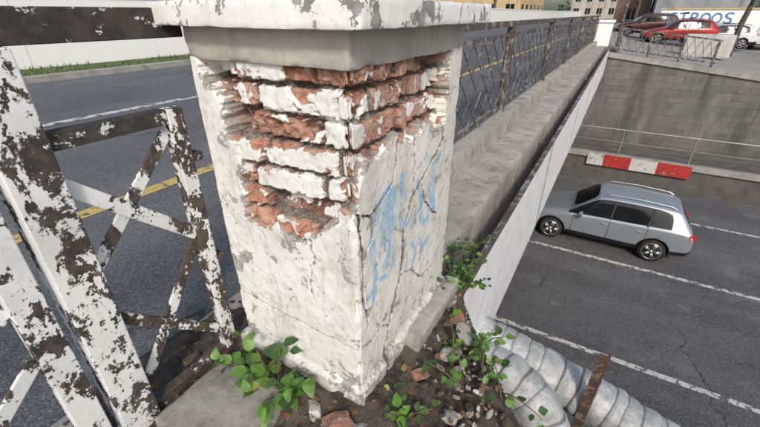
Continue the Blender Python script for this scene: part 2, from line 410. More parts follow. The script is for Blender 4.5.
    m=M('pillar_surface')
    ex=m.attr('expo');jt=m.attr('joint');bn=m.attr('brnd');bl_=m.attr('blue');ba=m.attr('bare');ck=m.attr('crack');sf=m.attr('sidef');cv=m.attr('cav');sp=m.attr('spall')
    n1=m.noise(16,9,.64,dist=.5); n2=m.noise(75,6,.7); n3=m.noise(4,5,.6); n4=m.noise(300,3,.7); n5=m.noise(34,7,.7)
    ff=m.math('ADD',m.math('ADD',n1,m.math('MULTIPLY',m.math('SUBTRACT',n2,.5),.34)),ba)
    gone=m.ramp(ff,.585,.60)
    paint=m.mix(m.ramp(n3,.35,.7),(.80,.81,.80),(.68,.69,.665))
    warm=m.mix(m.ramp(n3,.3,.7),(.78,.76,.71),(.60,.58,.52))
    paint=m.mix(m.math('MULTIPLY',sf,.75),paint,warm)
    paint=m.mix(m.math('MULTIPLY',m.ramp(m.noise(30,6,.7,st=(1,1,.25)),.50,.75),.5),paint,(.36,.35,.32))
    paint=m.mix(m.math('MULTIPLY',m.ramp(m.noise(9,7,.75),.50,.66),.45),paint,(.45,.44,.40))
    paint=m.mix(m.math('MULTIPLY',m.ramp(n5,.57,.67),.55),paint,(.28,.27,.25))
    paint=m.mix(m.math('MULTIPLY',m.ramp(m.noise(7,8,.8,st=(1.6,1.6,.22)),.53,.66),.40),paint,(.33,.32,.29))
    under=m.mix(m.ramp(n2,.4,.6),(.25,.25,.245),(.40,.395,.37))
    bc=m.mix(bn,(.39,.17,.11),(.20,.085,.06)); bc=m.mix(m.ramp(n1,.42,.62),bc,(.50,.29,.215))
    bc=m.mix(m.math('MULTIPLY',m.ramp(n2,.50,.62),.6),bc,(.12,.065,.05))
    bc=m.mix(m.math('MULTIPLY',m.ramp(n5,.49,.62),.6),bc,(.47,.40,.34))
    bc=m.mix(m.math('MULTIPLY',sp,.25),bc,(.44,.22,.14))
    mort=m.mix(m.ramp(n2,.4,.65),(.09,.08,.068),(.30,.27,.235))
    inner=m.mix(m.ramp(jt,.35,.75),bc,mort)
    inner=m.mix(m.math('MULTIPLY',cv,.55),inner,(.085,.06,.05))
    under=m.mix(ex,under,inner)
    c=m.mix(m.math('MULTIPLY',m.math('MULTIPLY',m.ramp(bl_,.10,.85),.88),m.ramp(m.noise(28,6,.75),.68,.40)),paint,(.22,.47,.70))
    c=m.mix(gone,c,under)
    c=m.mix(m.math('MULTIPLY',ck,.9),c,(.045,.04,.035))
    z=m.xyz()[2]
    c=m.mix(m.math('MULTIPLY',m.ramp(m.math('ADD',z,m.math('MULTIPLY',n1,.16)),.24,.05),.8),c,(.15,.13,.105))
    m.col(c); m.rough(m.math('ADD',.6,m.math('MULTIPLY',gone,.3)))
    h=m.math('ADD',m.math('SUBTRACT',1.0,gone),m.math('ADD',m.math('MULTIPLY',n2,.6),m.math('MULTIPLY',n4,.3)))
    m.bump(h,.0018,1)
    me.materials.append(m.m)
    o=bpy.data.objects.new('shaft',me); scene.collection.objects.link(o); o.parent=pillar
build_shaft()
core=MB(); core.box((X0+.14,Y0+.14,-.1),(X1-.14,Y1-.14,1.12)); core.obj('core',[conc_dark],parent=pillar)
rough_box('neck_band',(X0+.010,Y0-.002,1.092),(X1+.002,Y1+.004,1.182),.007,.004,conc_band,sc=14,chip=.014,parent=pillar,seed=3,rnd=.006)
rough_box('capstone',(X0-.050,Y0-.052,1.172),(X1+.065,Y1+.07,1.228),.007,.003,cap_peel,sc=12,chip=.010,parent=pillar,seed=13,rnd=.006)

# ------------------------------------------------------------------ foreground fence
fx=-1.06
fn=empty('metal_fence')
b=MB()
b.box((fx-.02,-2.4,1.143),(fx+.02,.72,1.213),1)            # hand rail
b.box((fx-.045,.235,-.1),(fx+.035,.335,1.142),0)           # post
b.box((fx-.022,.145,.03),(fx+.018,.212,.99),0)             # neighbouring stile
b.box((fx-.02,.620,.02),(fx+.02,.668,.965),3)              # right stile
b.box((fx-.018,.336,.925),(fx+.018,.619,.967),1)           # top bar
b.box((fx-.018,.336,.035),(fx+.018,.619,.075),2)
b.bar((fx+.004,.330,.845),(fx+.004,.625,.565),.040,.010,mi=0)
b.bar((fx-.010,.620,.900),(fx-.010,.330,.590),.036,.010,mi=0)
b.bar((fx+.004,.330,.440),(fx+.004,.625,.150),.034,.010,mi=3)
b.bar((fx-.010,.620,.530),(fx-.010,.330,.130),.036,.010,mi=3)
b.box((fx-.018,-1.2,.925),(fx+.018,.144,.967),0)
b.box((fx-.018,-1.2,.035),(fx+.018,.144,.075),2)
for i in range(4):
    ya=.144-.33*i; yb=ya-.33
    b.bar((fx+.004,ya,.84),(fx+.004,yb,.52),.038,.010,mi=0); b.bar((fx-.010,yb,.90),(fx-.010,ya,.58),.036,.010,mi=0)
    b.bar((fx+.004,ya,.45),(fx+.004,yb,.13),.038,.010,mi=3); b.bar((fx-.010,yb,.50),(fx-.010,ya,.12),.036,.010,mi=3)
b.box((fx-.045,-1.31,-.1),(fx+.035,-1.205,1.142),0)
b.box((fx-.02,.669,.43),(fx+.02,.70,.455),2); b.box((fx-.02,.669,.80),(fx+.02,.70,.825),2)
fence_mid=mk_peel('half_peeled_paint',(.70,.72,.72),(.04,.034,.03),(.09,.065,.05),.475,16,.0018,st=(1,1,.6),fine=.45)
b.obj('panels',[fence_peel,fence_peel_dark,fence_rust,fence_mid],parent=fn,bevel=.003)

# ------------------------------------------------------------------ bridge fence
bf=empty('bridge_railing')
posts=[1.85+2.78*i for i in range(7)]
b=MB(); 
for i,y in enumerate(posts): 
    b.box((fx-.035,y-.045,.10),(fx+.035,y+.045,1.13))
b.box((fx-.03,1.42,1.075),(fx+.03,20.0,1.13))
b.obj('posts_and_rail',[fence_far],parent=bf,bevel=.004)
b=MB()
ys=[1.45]+posts+[20.0]
for i in range(len(ys)-1):
    ya,yb=ys[i]+.06,ys[i+1]-.06
    if yb-ya<.2: continue
    z0,z1=.25,.98
    b.box((fx-.012,ya,z1),(fx+.012,yb,z1+.03)); b.box((fx-.012,ya,z0-.03),(fx+.012,yb,z0))
    b.box((fx-.012,ya,z0),(fx+.012,ya+.03,z1)); b.box((fx-.012,yb-.03,z0),(fx+.012,yb,z1))
    n=max(1,round((yb-ya)/.30)); st=(yb-ya)/n; hh=z1-z0
    rows=3; k=hh/rows
    for c in range(-rows,n+1):
        for sgn,dx in ((1,.004),(-1,-.006)):
            a0,a1=max(0,-c),min(rows,n-c)
            if a1<=a0: continue
            p=(c+a0)*st; q=(c+a1)*st
            za,zb=a0*k,a1*k
            if sgn<0: za,zb=hh-za,hh-zb
            b.bar((fx+dx,ya+p,z0+za),(fx+dx,ya+q,z0+zb),.016,.006)
b.obj('lattice',[fence_far],parent=bf)

# ------------------------------------------------------------------ bridge deck + kerb + ledge
br=empty('road_bridge')
b=MB(); b.box((-13,2.0,-1.15),(-.64,20.0,-.10)); b.obj('deck',[conc_dark],parent=br)
rough_box('kerb_beam',(-1.20,1.415,-.3),(-.93,20.0,.17),.035,.006,conc_ledge,sc=6,chip=.015,parent=br,seed=23,rnd=.02)
rough_box('ledge',(-.935,1.40,-.75),(-.60,20.0,-.02),.03,.007,conc_ledge,sc=7,chip=.02,parent=br,seed=29,rnd=.02)
b=MB(); y=1.5
while y<19.6:
    y2=min(y+2.95,19.8); jx=random.uniform(-.004,.004); b.box((-.425+jx,y,-1.12),(-.40+jx,y2,-.05),0)
    b.box((-.445,y+.02,-1.1),(-.427,y+.07,-.08),1); b.box((-.59,y+.4,-.22),(-.446,y+.44,-.18),1)
    b.box((-.397,y,-1.12),(-.3935,y+.02,-.05),1)
    y=y2+.012
b.obj('edge_boards',[pale_peel,fence_far],parent=br)
b=MB(); b.box((-.432,1.5,-.05),(-.39,19.8,-.038),0); b.obj('board_trim',[fence_far],parent=br)

# ------------------------------------------------------------------ grounds
FAR=1500
def zpl(x): return -.28-.115*(min(max(x,-.4),6.5)+.4)
b=MB()
b.quad((-FAR,-FAR,-.03),(FAR,-FAR,-.03),(FAR,.5,-.03),(-FAR,.5,-.03))
b.add([(-13,.5,-.03),(.6,.5,-.03),(0,.92,-.03),(-.41,1.47,-.03),(-.60,1.5,-.03),(-.6,2.0,-.03),(-13,2.0,-.03)],[tuple(range(7))])
b.quad((-FAR,.5,-.03),(-13,.5,-.03),(-13,FAR,-.03),(-FAR,FAR,-.03))
b.quad((-13,20,-.03),(-.45,20,-.03),(-.45,FAR,-.03),(-13,FAR,-.03))
b.quad((-.45,20.3,-.03),(.2,20.3,zpl(.2)-.05),(.2,FAR,zpl(.2)-.05),(-.45,FAR,-.03))
b.quad((.2,20.3,zpl(.2)-.05),(6.5,20.3,zpl(6.5)-.05),(6.5,FAR,zpl(6.5)-.05),(.2,FAR,zpl(.2)-.05))
b.quad((6.5,20.3,zpl(6.5)-.05),(FAR,20.3,zpl(6.5)-.05),(FAR,FAR,zpl(6.5)-.05),(6.5,FAR,zpl(6.5)-.05))
b.obj('ground',[gnd_m])
b=MB(); b.quad((-9.7,-60,0),(-1.32,-60,0),(-1.32,400,0),(-9.7,400,0)); b.obj('upper_road',[asph_up])
b=MB()
b.quad((-2.93,-60,.004),(-2.80,-60,.004),(-2.80,300,.004),(-2.93,300,.004),1)
b.quad((-5.88,-60,.004),(-5.73,-60,.004),(-5.73,300,.004),(-5.88,300,.004),0)
b.obj('upper_road_marking',[line_white,line_yel])
b=MB(); b.box((-9.9,-60,-.03),(-9.7,300,.12)); b.box((-1.32,-60,-.03),(-1.22,1.41,.015)); b.obj('kerb',[conc],bevel=.01)
b=MB(); b.quad((-11.4,-60,.09),(-9.9,-60,.09),(-9.9,120,.09),(-11.4,120,.09))
for i in range(9000):
    x=random.uniform(-11.35,-9.92); y=random.uniform(-3,35)**1.0; h=random.uniform(.02,.11)*(1 if math.sin(x*5+y*1.7)+math.sin(y*.9)>-.6 else .4); a=random.random()*6.28; w=.012
    dx,dy=math.cos(a)*w,math.sin(a)*w; lx,ly=random.uniform(-.05,.05),random.uniform(-.05,.05)
    b.add([(x-dx,y-dy,.09),(x+dx,y+dy,.09),(x+lx,y+ly,.09+h)],[(0,1,2)])
b.obj('grass_verge',[grass_m])
b=MB(); 
for i in range(60):
    y=-20+i*3.0; b.box((-11.65,y,-.03),(-11.42,y+2.99,1.55),0); 
b.box((-11.70,-20,1.55),(-11.38,160,1.63),0)
b.obj('white_wall',[wall_white])

# lower level
b=MB(); b.quad((-60,5.9,-5.05),(90,5.9,-5.05),(90,17.75,-5.05),(-60,17.75,-5.05)); b.obj('underpass_road',[asph_lo])
b=MB()
for (yy,w) in ((11.05,.13),(14.9,.12),(7.15,.13)):
    b.quad((-60,yy-w/2,-5.046),(90,yy-w/2,-5.046),(90,yy+w/2,-5.046),(-60,yy+w/2,-5.046))
b.obj('underpass_road_marking',[line_white])
b=MB(); b.box((-60,.2,-5.3),(90,5.9,-4.92)); b.obj('underpass_sidewalk',[conc],bevel=.02)
b=MB(); b.box((-60,17.7,-5.3),(90,20,-3.98)); b.obj('raised_walkway',[conc_dark])
b=MB(); b.box((-60,17.62,-4.12),(90,17.95,-3.93)); b.obj('walkway_edge',[conc],bevel=.02)
b=MB()
xs=[-.15,.45,1.4,2.3,3.4]
for i in range(4): b.box((xs[i],17.585,-4.42),(xs[i+1]-.004,17.618,-3.935),1 if i%2 else 0)
b.obj('warning_board',[white_pt,red_pt])
b=MB()
x=-3.8
while x<40:
    b.tube([(x,17.85,-3.95),(x,17.85,-2.92)],.028,8); x+=2.35
b.tube([(-60,17.85,-2.92),(60,17.85,-2.92)],.028,8); b.tube([(-60,17.85,-3.42),(60,17.85,-3.42)],.018,6)
b.obj('handrail',[simple('galvanised_rail',(.30,.31,.31),.5,.4)])
b=MB()
xs=[-60,-.45,6.5,90]; zt=[-.05,-.28,zpl(6.5),zpl(6.5)]
for i in range(3):
    a,c=xs[i],xs[i+1]; za,zb=zt[i],zt[i+1]
    if i==0: za=zb=-.05
    b.add([(a,20,-5.3),(c,20,-5.3),(c,20,zb),(a,20,za),(a,20.4,-5.3),(c,20.4,-5.3),(c,20.4,zb),(a,20.4,za)],
          [(0,1,2,3),(3,2,6,7),(5,4,7,6)])
w=b.obj('retaining_wall',[conc_wall])
b=MB()
def cop(a,c,za,zb):
    b.add([(a,19.92,za-.16),(c,19.92,zb-.16),(c,19.92,zb+.03),(a,19.92,za+.03),(a,20.45,za-.16),(c,20.45,zb-.16),(c,20.45,zb+.03),(a,20.45,za+.03)],
          [(0,1,2,3),(3,2,6,7),(0,4,5,1),(5,4,7,6)])
cop(-.45,6.5,-.28,zpl(6.5)); cop(6.5,90,zpl(6.5),zpl(6.5))
b.obj('wall_coping',[conc])
b=MB()
pts=[(90,.5),(.6,.5),(0,.92),(-.41,1.47),(-.60,1.5),(-.6,1.95),(-60,1.95)]
for i in range(len(pts)-1):
    (ax,ay),(cx,cy)=pts[i],pts[i+1]; b.quad((ax,ay,-5.3),(cx,cy,-5.3),(cx,cy,-.031),(ax,ay,-.031))
b.obj('abutment_wall',[conc_dark])

# ------------------------------------------------------------------ far white pillar + railing on far side
b=MB(); b.box((-1.12,20.02,-.2),(-.50,20.62,.86)); b.box((-1.17,19.97,.86),(-.45,20.67,.96)); b.obj('white_pillar',[wall_white],bevel=.01)
b=MB()
for i in range(4):
    x=-.1+i*1.1; z=zpl(x); b.box((x-.04,20.2,z-.05),(x+.04,20.28,z+1.0))
xe=3.3
b.bar((-.45,20.24,.70),(xe,20.24,zpl(xe)+.98),.06,.05,(0,1,0)); b.bar((-.45,20.24,-.1),(xe,20.24,zpl(xe)+.18),.05,.03,(0,1,0))
for i in range(14):
    x=-.45+i*.26
    b.bar((x,20.24,zpl(x)+.15),(x+.26,20.24,zpl(x)+.9),.02,.01,(0,1,0)); b.bar((x+.26,20.25,zpl(x)+.15),(x,20.25,zpl(x)+.9),.02,.01,(0,1,0))
b.obj('far_railing',[fence_far])

# ------------------------------------------------------------------ cars
glass_m=M('car_glass'); glass_m.col((.012,.014,.016)); glass_m.rough(.06); glass_m.b.inputs['IOR'].default_value=1.5; glass_m=glass_m.m
black_m=simple('black_plastic',(.018,.018,.02),.6)
tyre_m=simple('tyre',(.02,.02,.021),.85)
rim_m=simple('alloy_rim',(.55,.56,.57),.3,.8,var=.05)
chrome_m=simple('lamp_lens',(.75,.77,.8),.1,.3,var=.05)
redlamp=simple('red_lamp',(.45,.015,.012),.15,var=.1)
orange_m=simple('orange_lamp',(.7,.25,.02),.2,var=.1)
def car(name,loc,rot,paint,sy=1,sz=1,sx=1,suv=True):
    root=empty(name,loc); root.rotation_euler=(0,0,rot)
    root.scale=(sx,sy,sz)
    st=[(0.00,.38,.50,.56,.66,.54,.70,.40),
        (0.06,.28,.70,.76,.74,.70,.80,.55),
        (0.28,.24,.84,.88,.84,.80,.92,.64),
        (0.85,.24,.87,.915,.93,.84,1.02,.66),
        (1.28,.24,.88,.925,1.00,.865,1.09,.70),
        (1.36,.24,.88,.925,1.01,.87,1.14,.70),
        (1.98,.24,.88,.925,1.04,.885,1.60,.64),
        (2.12,.24,.88,.925,1.045,.885,1.63,.64),
        (2.75,.24,.88,.925,1.06,.885,1.66,.64),
        (3.40,.24,.88,.925,1.08,.885,1.65,.63),
        (3.95,.26,.88,.92,1.10,.875,1.61,.61),
        (4.10,.28,.87,.91,1.10,.865,1.58,.60),
        (4.42,.30,.84,.88,1.07,.83,1.14,.66),
        (4.50,.32,.82,.86,.98,.80,1.02,.64),
        (4.57,.42,.74,.80,.80,.76,.84,.58)]
    H=[]
    for (x,zl,wl,wm,zb,wb,zt,wt) in st:
        dz=zt-zb
        half=[(0,zl),(wl*.85,zl),(wl,zl+.09),(wl+.02 if wl>.8 else wl+.01,zl+.20),(wm,min(.66,zb-.06)),(wm*.992,zb-.07),(wb,zb),
              (wt+.06+ (0 if dz>.25 else .06),zt-.05 if dz>.25 else zt-.035),(wt,zt),(wt*.5,zt+.018),(0,zt+.024)]
        ring=[(x,y,z) for y,z in half]+[(x,-y,z) for y,z in half[1:-1][::-1]]
        H.append(ring)
    n=len(H[0]); vs=[v for r in H for v in r]; fs=[];mi=[]
    np_=11
    for i in range(len(H)-1):
        for k in range(n):
            k2=(k+1)%n; fs.append((i*n+k,i*n+k2,(i+1)*n+k2,(i+1)*n+k))
            kk=k if k<np_-1 else n-1-k
            m=0; xm=(st[i][0]+st[i+1][0])/2
            if kk in (1,2): m=2
            if kk==6 and 1.3<xm<4.0: m=1
            if kk in (8,9) and 1.37<st[i][0]+.02 and st[i+1][0]<2.0: m=1
            if kk in (8,9) and 4.09<st[i][0]+.001 and st[i+1][0]<4.43: m=1
            mi.append(m)
    fs.append(tuple(range(n))[::-1]); mi.append(0); fs.append(tuple((len(H)-1)*n+k for k in range(n))); mi.append(0)
    me=bpy.data.meshes.new('body'); me.from_pydata(vs,[],fs)
    for mt in (paint,glass_m,black_m): me.materials.append(mt)
    me.polygons.foreach_set('material_index',mi); me.polygons.foreach_set('use_smooth',[True]*len(fs)); me.update()
    ef={}
    for p in me.polygons:
        for ek in p.edge_keys: ef.setdefault(ek,[]).append(p.material_index)
    at=me.attributes.new('crease_edge','FLOAT','EDGE')
    for e in me.edges:
        mm=ef[tuple(sorted(e.vertices))]; v=0
        if len(mm)==2 and mm[0]!=mm[1]: v=.85
        a,c=e.vertices
        if a//n!=c//n and (a%n in (6,n-6)): v=max(v,.55)
        if a//n!=c//n and (a%n in (5,n-5)): v=max(v,.35)
        at.data[e.index].value=v
    o=bpy.data.objects.new('body',me); scene.collection.objects.link(o)
    ss=o.modifiers.new('s','SUBSURF'); ss.levels=2; ss.render_levels=2
    cut=MB()
    for wx in (.86,3.66):
        for sg in (-1,1): cut.tube([(wx,sg*.60,.36),(wx,sg*1.05,.36)],.405,36,2)
    co=cut.obj('cut',[paint,glass_m,black_m])
    bm=o.modifiers.new('b','BOOLEAN'); bm.object=co; bm.operation='DIFFERENCE'; bm.solver='EXACT'
    dg=bpy.context.evaluated_depsgraph_get(); nm=bpy.data.meshes.new_from_object(o.evaluated_get(dg))
    o.modifiers.clear(); o.data=nm; bpy.data.objects.remove(co); o.parent=root
    for wx in (.86,3.66):
        for sg in (-1,1):
            w=MB(); y0,y1=sg*.68,sg*.905
            w.tube([(wx,y0,.35),(wx,y0+sg*.03,.35),(wx,y1-sg*.03,.35),(wx,y1,.35)],[.31,.35,.35,.315],36,0)
            w.tube([(wx,y1-sg*.01,.35),(wx,y1+sg*.004,.35)],[.25,.235],30,1)
            for k in range(5):
                for da in (-.13,.13):
                    a=k*2*math.pi/5+da; 
                    w.bar((wx+.05*math.cos(a),y1+sg*.012,.35+.05*math.sin(a)),(wx+.245*math.cos(a),y1+sg*.008,.35+.245*math.sin(a)),.034,.02,(0,1,0),2)
            w.tube([(wx,y1,.35),(wx,y1+sg*.02,.35)],.05,14,2)
            rp=[(wx+.25*math.cos(t*math.pi/16),y1+sg*.004,.35+.25*math.sin(t*math.pi/16)) for t in range(33)]
            w.tube(rp,.012,6,2,False)
            w.obj('wheel',[tyre_m,black_m,rim_m],True,root)
    d=MB()
    for sg in (-1,1):
        ys=sg*.922
        for xx in (1.42,2.42,3.38):
            d.bar((xx,ys,.34),(xx+.02,ys,1.0),.010,.012,(0,1,0),0)
        d.bar((1.42,ys,.34),(3.25,ys,.34),.010,.012,(0,1,0),0)
        for xx in (2.22,3.14): d.box((xx,min(ys,ys+sg*.03),.88),(xx+.18,max(ys,ys+sg*.03),.905),1)
        for xx in (2.42,3.38):
            d.bar((xx,sg*.895,1.06),(xx+.06,sg*.715,1.58),.055,.02,(0,1,.3),0)
        d.tube([(2.15,sg*.60,1.64),(2.25,sg*.60,1.70),(3.0,sg*.60,1.725),(3.8,sg*.59,1.68),(3.95,sg*.585,1.62)],.018,8,4 if suv else 0)
        d.chunk((1.62,sg*1.0,1.08),(.12,.2,.13),1,0)
        d.bar((.10,sg*.62,.70),(.34,sg*.83,.76),.13,.05,(-1,sg*.9,.2),2)
        d.bar((.30,sg*.845,.74),(.38,sg*.875,.76),.07,.03,(-.3,sg*1,.2),5)
        d.bar((4.49,sg*.80,.84),(4.44,sg*.80,1.04),.18,.06,(.7,sg*1,0),3)
        for wx in (.86,3.66):
            arc=[(wx+.415*math.cos(t),sg*.905,.36+.415*math.sin(t)) for t in [math.pi*k/16 for k in range(17)]]
            d.tube(arc,.020,6,0,False)
    d.box((-.008,-.30,.48),(.03,-.03,.62),0); d.box((-.008,.03,.48),(.03,.30,.62),0)
    d.box((-.01,-.5,.34),(.04,.5,.42),0); d.box((4.545,-.26,.62),(4.585,.26,.73),6)
    d.box((4.40,-.6,.40),(4.60,.6,.50),0)
    d.bar((1.44,-.55,1.165),(1.42,.05,1.165),.02,.02,(0,0,1),0)
    d.obj('trim',[black_m,paint,chrome_m,redlamp,rim_m,orange_m,wall_white],False,root,bevel=.004)
    return root
def cpaint(name,c,met=.6,r=.3):
    m=M(name); f=m.noise(3,4,.6); m.col(m.mix(f,tuple(x*.92 for x in c),c)); m.rough(r); m.b.inputs['Metallic'].default_value=met
    m.b.inputs['Coat Weight'].default_value=.6; m.b.inputs['Coat Roughness'].default_value=.08; return m.m
silver=cpaint('silver_paint',(.40,.45,.50),.5,.34)
car('silver_suv',(-1.42,12.45,-5.045),0,silver,.97,.97,.95)
car('red_car',(1.0,34.0,zpl(2)-.05),R(12),cpaint('red_car_paint',(.42,.02,.02),.1),.95,.88,.9,False)
car('parked_car',(3.6,37.2,zpl(5)-.05),R(8),cpaint('white_car_paint',(.7,.72,.74),0),.95,.9,.9,False)
car('parked_car',(8.6,38.5,zpl(7)-.05),R(75),cpaint('white_car_paint2',(.75,.76,.78),0),1,1,.9,False)
car('parked_car',(11.3,40,zpl(8)-.05),R(80),cpaint('grey_car_paint',(.10,.11,.13),.3),1,1,.95,False)
car('parked_car',(-.8,37.5,zpl(0)),R(10),cpaint('dark_car_paint',(.12,.03,.03),.2),.95,.9,.9,False)

# ------------------------------------------------------------------ pipes
foil=M('pipe_foil'); f=foil.noise(7,7,.65,dist=.6); g=foil.noise(40,5,.7)
c=foil.mix(foil.ramp(f,.35,.68),(.36,.38,.385),(.58,.60,.605)); c=foil.mix(foil.math('MULTIPLY',foil.ramp(g,.54,.70),.5),c,(.17,.155,.135))
bd=foil.attr('band'); c=foil.mix(foil.math('MULTIPLY',bd,.75),c,(.09,.085,.08))
foil.col(c); foil.b.inputs['Metallic'].default_value=.25; foil.rough(.5); foil.bump(foil.math('ADD',f,foil.math('MULTIPLY',g,.3)),.02,.8); foil=foil.m
def pipe(name,ctrl,r):
    P=[Vector(p) for p in ctrl]; P=[P[0]*2-P[1]]+P+[P[-1]*2-P[-2]]; out=[]
    for i in range(1,len(P)-2):
        seg=max(2,int((P[i+1]-P[i]).length/.008))
        for k in range(seg):
            t=k/seg; a,b_,c_,d=P[i-1],P[i],P[i+1],P[i+2]
            out.append(.5*((2*b_)+(-a+c_)*t+(2*a-5*b_+4*c_-d)*t*t+(-a+3*b_-3*c_+d)*t**3))
    s=0;rad=[];bnd=[]
    for i,p in enumerate(out):
        if i: s+=(p-out[i-1]).length
        ph=((s+.022*math.sin(s*9)+.01*math.sin(s*23))/.105)%1.0
        rad.append(r*(.95+.075*math.sin(math.pi*ph)**.6+.012*math.sin(s*31)))
        bnd.append(1.0 if ph<.10 else 0.0)
    m=MB(); N=44; m.tube(out,rad,N)
    v=np.array(m.v); nn=np.stack([fbm(v[:,0],v[:,1],v[:,2],9,3,k) for k in (81,82,83)],-1)*.018; m.v=[tuple(q) for q in (v+nn)]
    o=m.obj(name,[foil],True)
    at=o.data.attributes.new('band','FLOAT','POINT'); at.data.foreach_set('value',np.repeat(np.array(bnd,np.float32),N))
    return o
C=1.2
pipe('insulated_pipe',[(-3,2.35,C-2.05),(-.9,2.25,C-2.1),(-.3,2.2,C-2.17),(.3,2.17,C-2.27),(.75,2.12,C-2.37),(1.6,2.1,C-2.55),(4,2.1,C-3.0)],.158)
pipe('insulated_pipe',[(-3,2.0,C-2.2),(-.9,1.94,C-2.10),(-.35,1.92,C-2.08),(-.04,1.87,C-2.13),(.15,1.79,C-2.30),(.235,1.76,C-2.65),(.25,1.75,C-3.3),(.25,1.75,C-6.1)],.150)
b=MB(); b.bar((.335,2.0,C-1.74),(.30,2.0,C-3.9),.055,.008,(0,1,0)); b.bar((.36,2.02,C-1.74),(.325,2.02,C-3.9),.008,.05,(0,1,0))
b.bar((.33,2.0,C-2.62),(.33,.6,C-2.62),.05,.05,(1,0,0)); b.obj('pipe_bracket',[mk_peel('rusty_bracket',(.22,.17,.14),(.07,.045,.035),(.13,.08,.055),.45,15,.001)])

# ------------------------------------------------------------------ dirt, slab, rubble, plants
def dirt():
    nx,ny=150,190
    xs=np.linspace(-1.32,.05,nx); ys=np.linspace(-.2,1.62,ny)
    X,Y=np.meshgrid(xs,ys,indexing='ij')
    Z=.012*fbm(X,Y,X*0,6,4,91)+.022*np.maximum(0,fbm(X,Y,X*0,25,4,92))
    d=np.maximum(np.maximum(X0-X,X-X1),np.maximum(Y0-Y,Y-Y1)); Z=Z+.045*sstep(.22,.02,d)
    Z=Z+.03*sstep(-.85,-.98,X)*sstep(1.3,.2,Y)
    Z=Z-.02*sstep(.3,.1,Y)
    ed=np.minimum((0-X)*.80+( .92-Y)*.60, 9)
    keep=ed>-.01
    Z=np.where(ed<.04,Z-.02*(1-ed/.04).clip(0,1.5),Z)
    idx=np.arange(nx*ny).reshape(nx,ny)
    q=np.stack([idx[:-1,:-1],idx[1:,:-1],idx[1:,1:],idx[:-1,1:]],-1).reshape(-1,4)
    k=(keep[:-1,:-1]&keep[1:,:-1]&keep[1:,1:]&keep[:-1,1:]).reshape(-1)
    xc=((X[:-1,:-1])).reshape(-1); yc=Y[:-1,:-1].reshape(-1)
    k&=~((xc>-.6)&(yc>1.48))
    m=MB(); m.add(np.stack([X,Y,Z],-1).reshape(-1,3).tolist(),q[k].tolist()); m.obj('dirt_ground',[dirt_m],True)
dirt()
rough_box('concrete_slab',(-1.0,.30,-.06),(-.70,.585,.075),.008,.010,conc_slab,sc=9,chip=.035,seed=43,rnd=.014)
rough_box('concrete_footing',(-.475,.98,-.1),(-.40,1.44,.10),.01,.008,conc,sc=12,chip=.02,seed=47,rnd=.012)
rb=MB()
for i in range(620):
    t=random.random()
    if t<.62: x=random.uniform(-.46,-.02); y=random.uniform(.55,1.45)
    elif t<.82: x=random.uniform(-1.2,-.45); y=random.uniform(.52,.70)
    else: x=random.uniform(-1.25,-.98); y=random.uniform(.1,1.0)
    if (0-x)*.8+(.92-y)*.6<.015: continue
    s=random.choice([.004,.005,.007,.010,.014,.018]) * random.uniform(.7,1.3)
    rb.chunk((x,y,.02+s*.3),(s*1.4,s,s*.7),random.choice([0,1,2,3,3,3]))
for (x,y,z,s,m) in [(-.30,1.05,.03,(.07,.05,.03),2),(-.20,.80,.03,(.05,.04,.03),2),(-.50,.585,.045,(.10,.07,.05),0),
                    (-.43,.62,.03,(.05,.04,.03),1),(-.28,1.17,.04,(.09,.06,.04),2),(-.34,1.24,.04,(.07,.05,.04),0),(-.36,.90,.03,(.06,.04,.03),0),(-.40,1.33,.04,(.06,.05,.03),1),
                    (-1.12,.52,.05,(.06,.04,.03),3),(-.60,.60,.03,(.05,.04,.03),1)]:
    rb.chunk((x,y,z),s,m,.06)
rb.obj('rubble',[brick_r,chunk_w,conc,dirt_m],bevel=.0015)
def leaf(mb,p,d,up,size,mi):
    d=Vector(d).normalized(); up=Vector(up); s=d.cross(up).normalized(); n=s.cross(d).normalized()
    prof=[(0,0),(.18,.30),(.42,.40),(.68,.28),(.88,.12),(1.0,0)]
    vs=[];mid=[]
    fold=random.uniform(.1,.4); curl=random.uniform(-.1,.45)
    for t,w in prof:
        c=Vector(p)+d*t*size-n*(t*t*curl*size)
        w2=w*random.uniform(.85,1.12)
        vs+= [c-s*w2*size+n*w2*size*fold, c, c+s*w2*size+n*w2*size*fold]
    fs=[]
    for i in range(len(prof)-1):
        a=i*3; fs+=[(a,a+1,a+4,a+3),(a+1,a+2,a+5,a+4)]
    mb.add(vs,fs,mi)
def plant(name,base,stems,length,lsize,lean,spread,mats=(leaf_a,leaf_b,leaf_y,stem_m),w=(6,3,1),droop=.5,dens=.03):
    mb=MB()
    for i in range(stems):
        p=Vector(base)+Vector((random.uniform(-1,1)*spread[0],random.uniform(-1,1)*spread[1],0))
        d=Vector((lean[0]+random.uniform(-.7,.7),lean[1]+random.uniform(-.7,.7),lean[2]+random.uniform(0,.5))).normalized()
        L=length*random.uniform(.5,1.1); n=max(3,int(L/dens)); pts=[p.copy()]
        for k in range(n):
            d=(d+Vector((random.uniform(-.2,.2),random.uniform(-.2,.2),-droop*.2))).normalized()
            p=p+d*L/n; pts.append(p.copy())
            for _ in range(random.choice([1,1,2])):
                ld=(d*.4+Vector((random.uniform(-1,1),random.uniform(-1,1),random.uniform(-.5,.3)))).normalized()
                leaf(mb,p+ld*.012,ld,(random.uniform(-.4,.4),random.uniform(-.4,.4)-.3,1),lsize*random.uniform(.6,1.2),random.choices([0,1,2],w)[0])
        mb.tube(pts,[.0028*(1-.5*k/len(pts)) for k in range(len(pts))],5,3)
    mb.obj(name,list(mats),True)
plant('weed_plant',(-.80,.60,.03),11,.20,.062,(.15,-.05,1.0),(.14,.03),w=(7,2,.3),dens=.048)
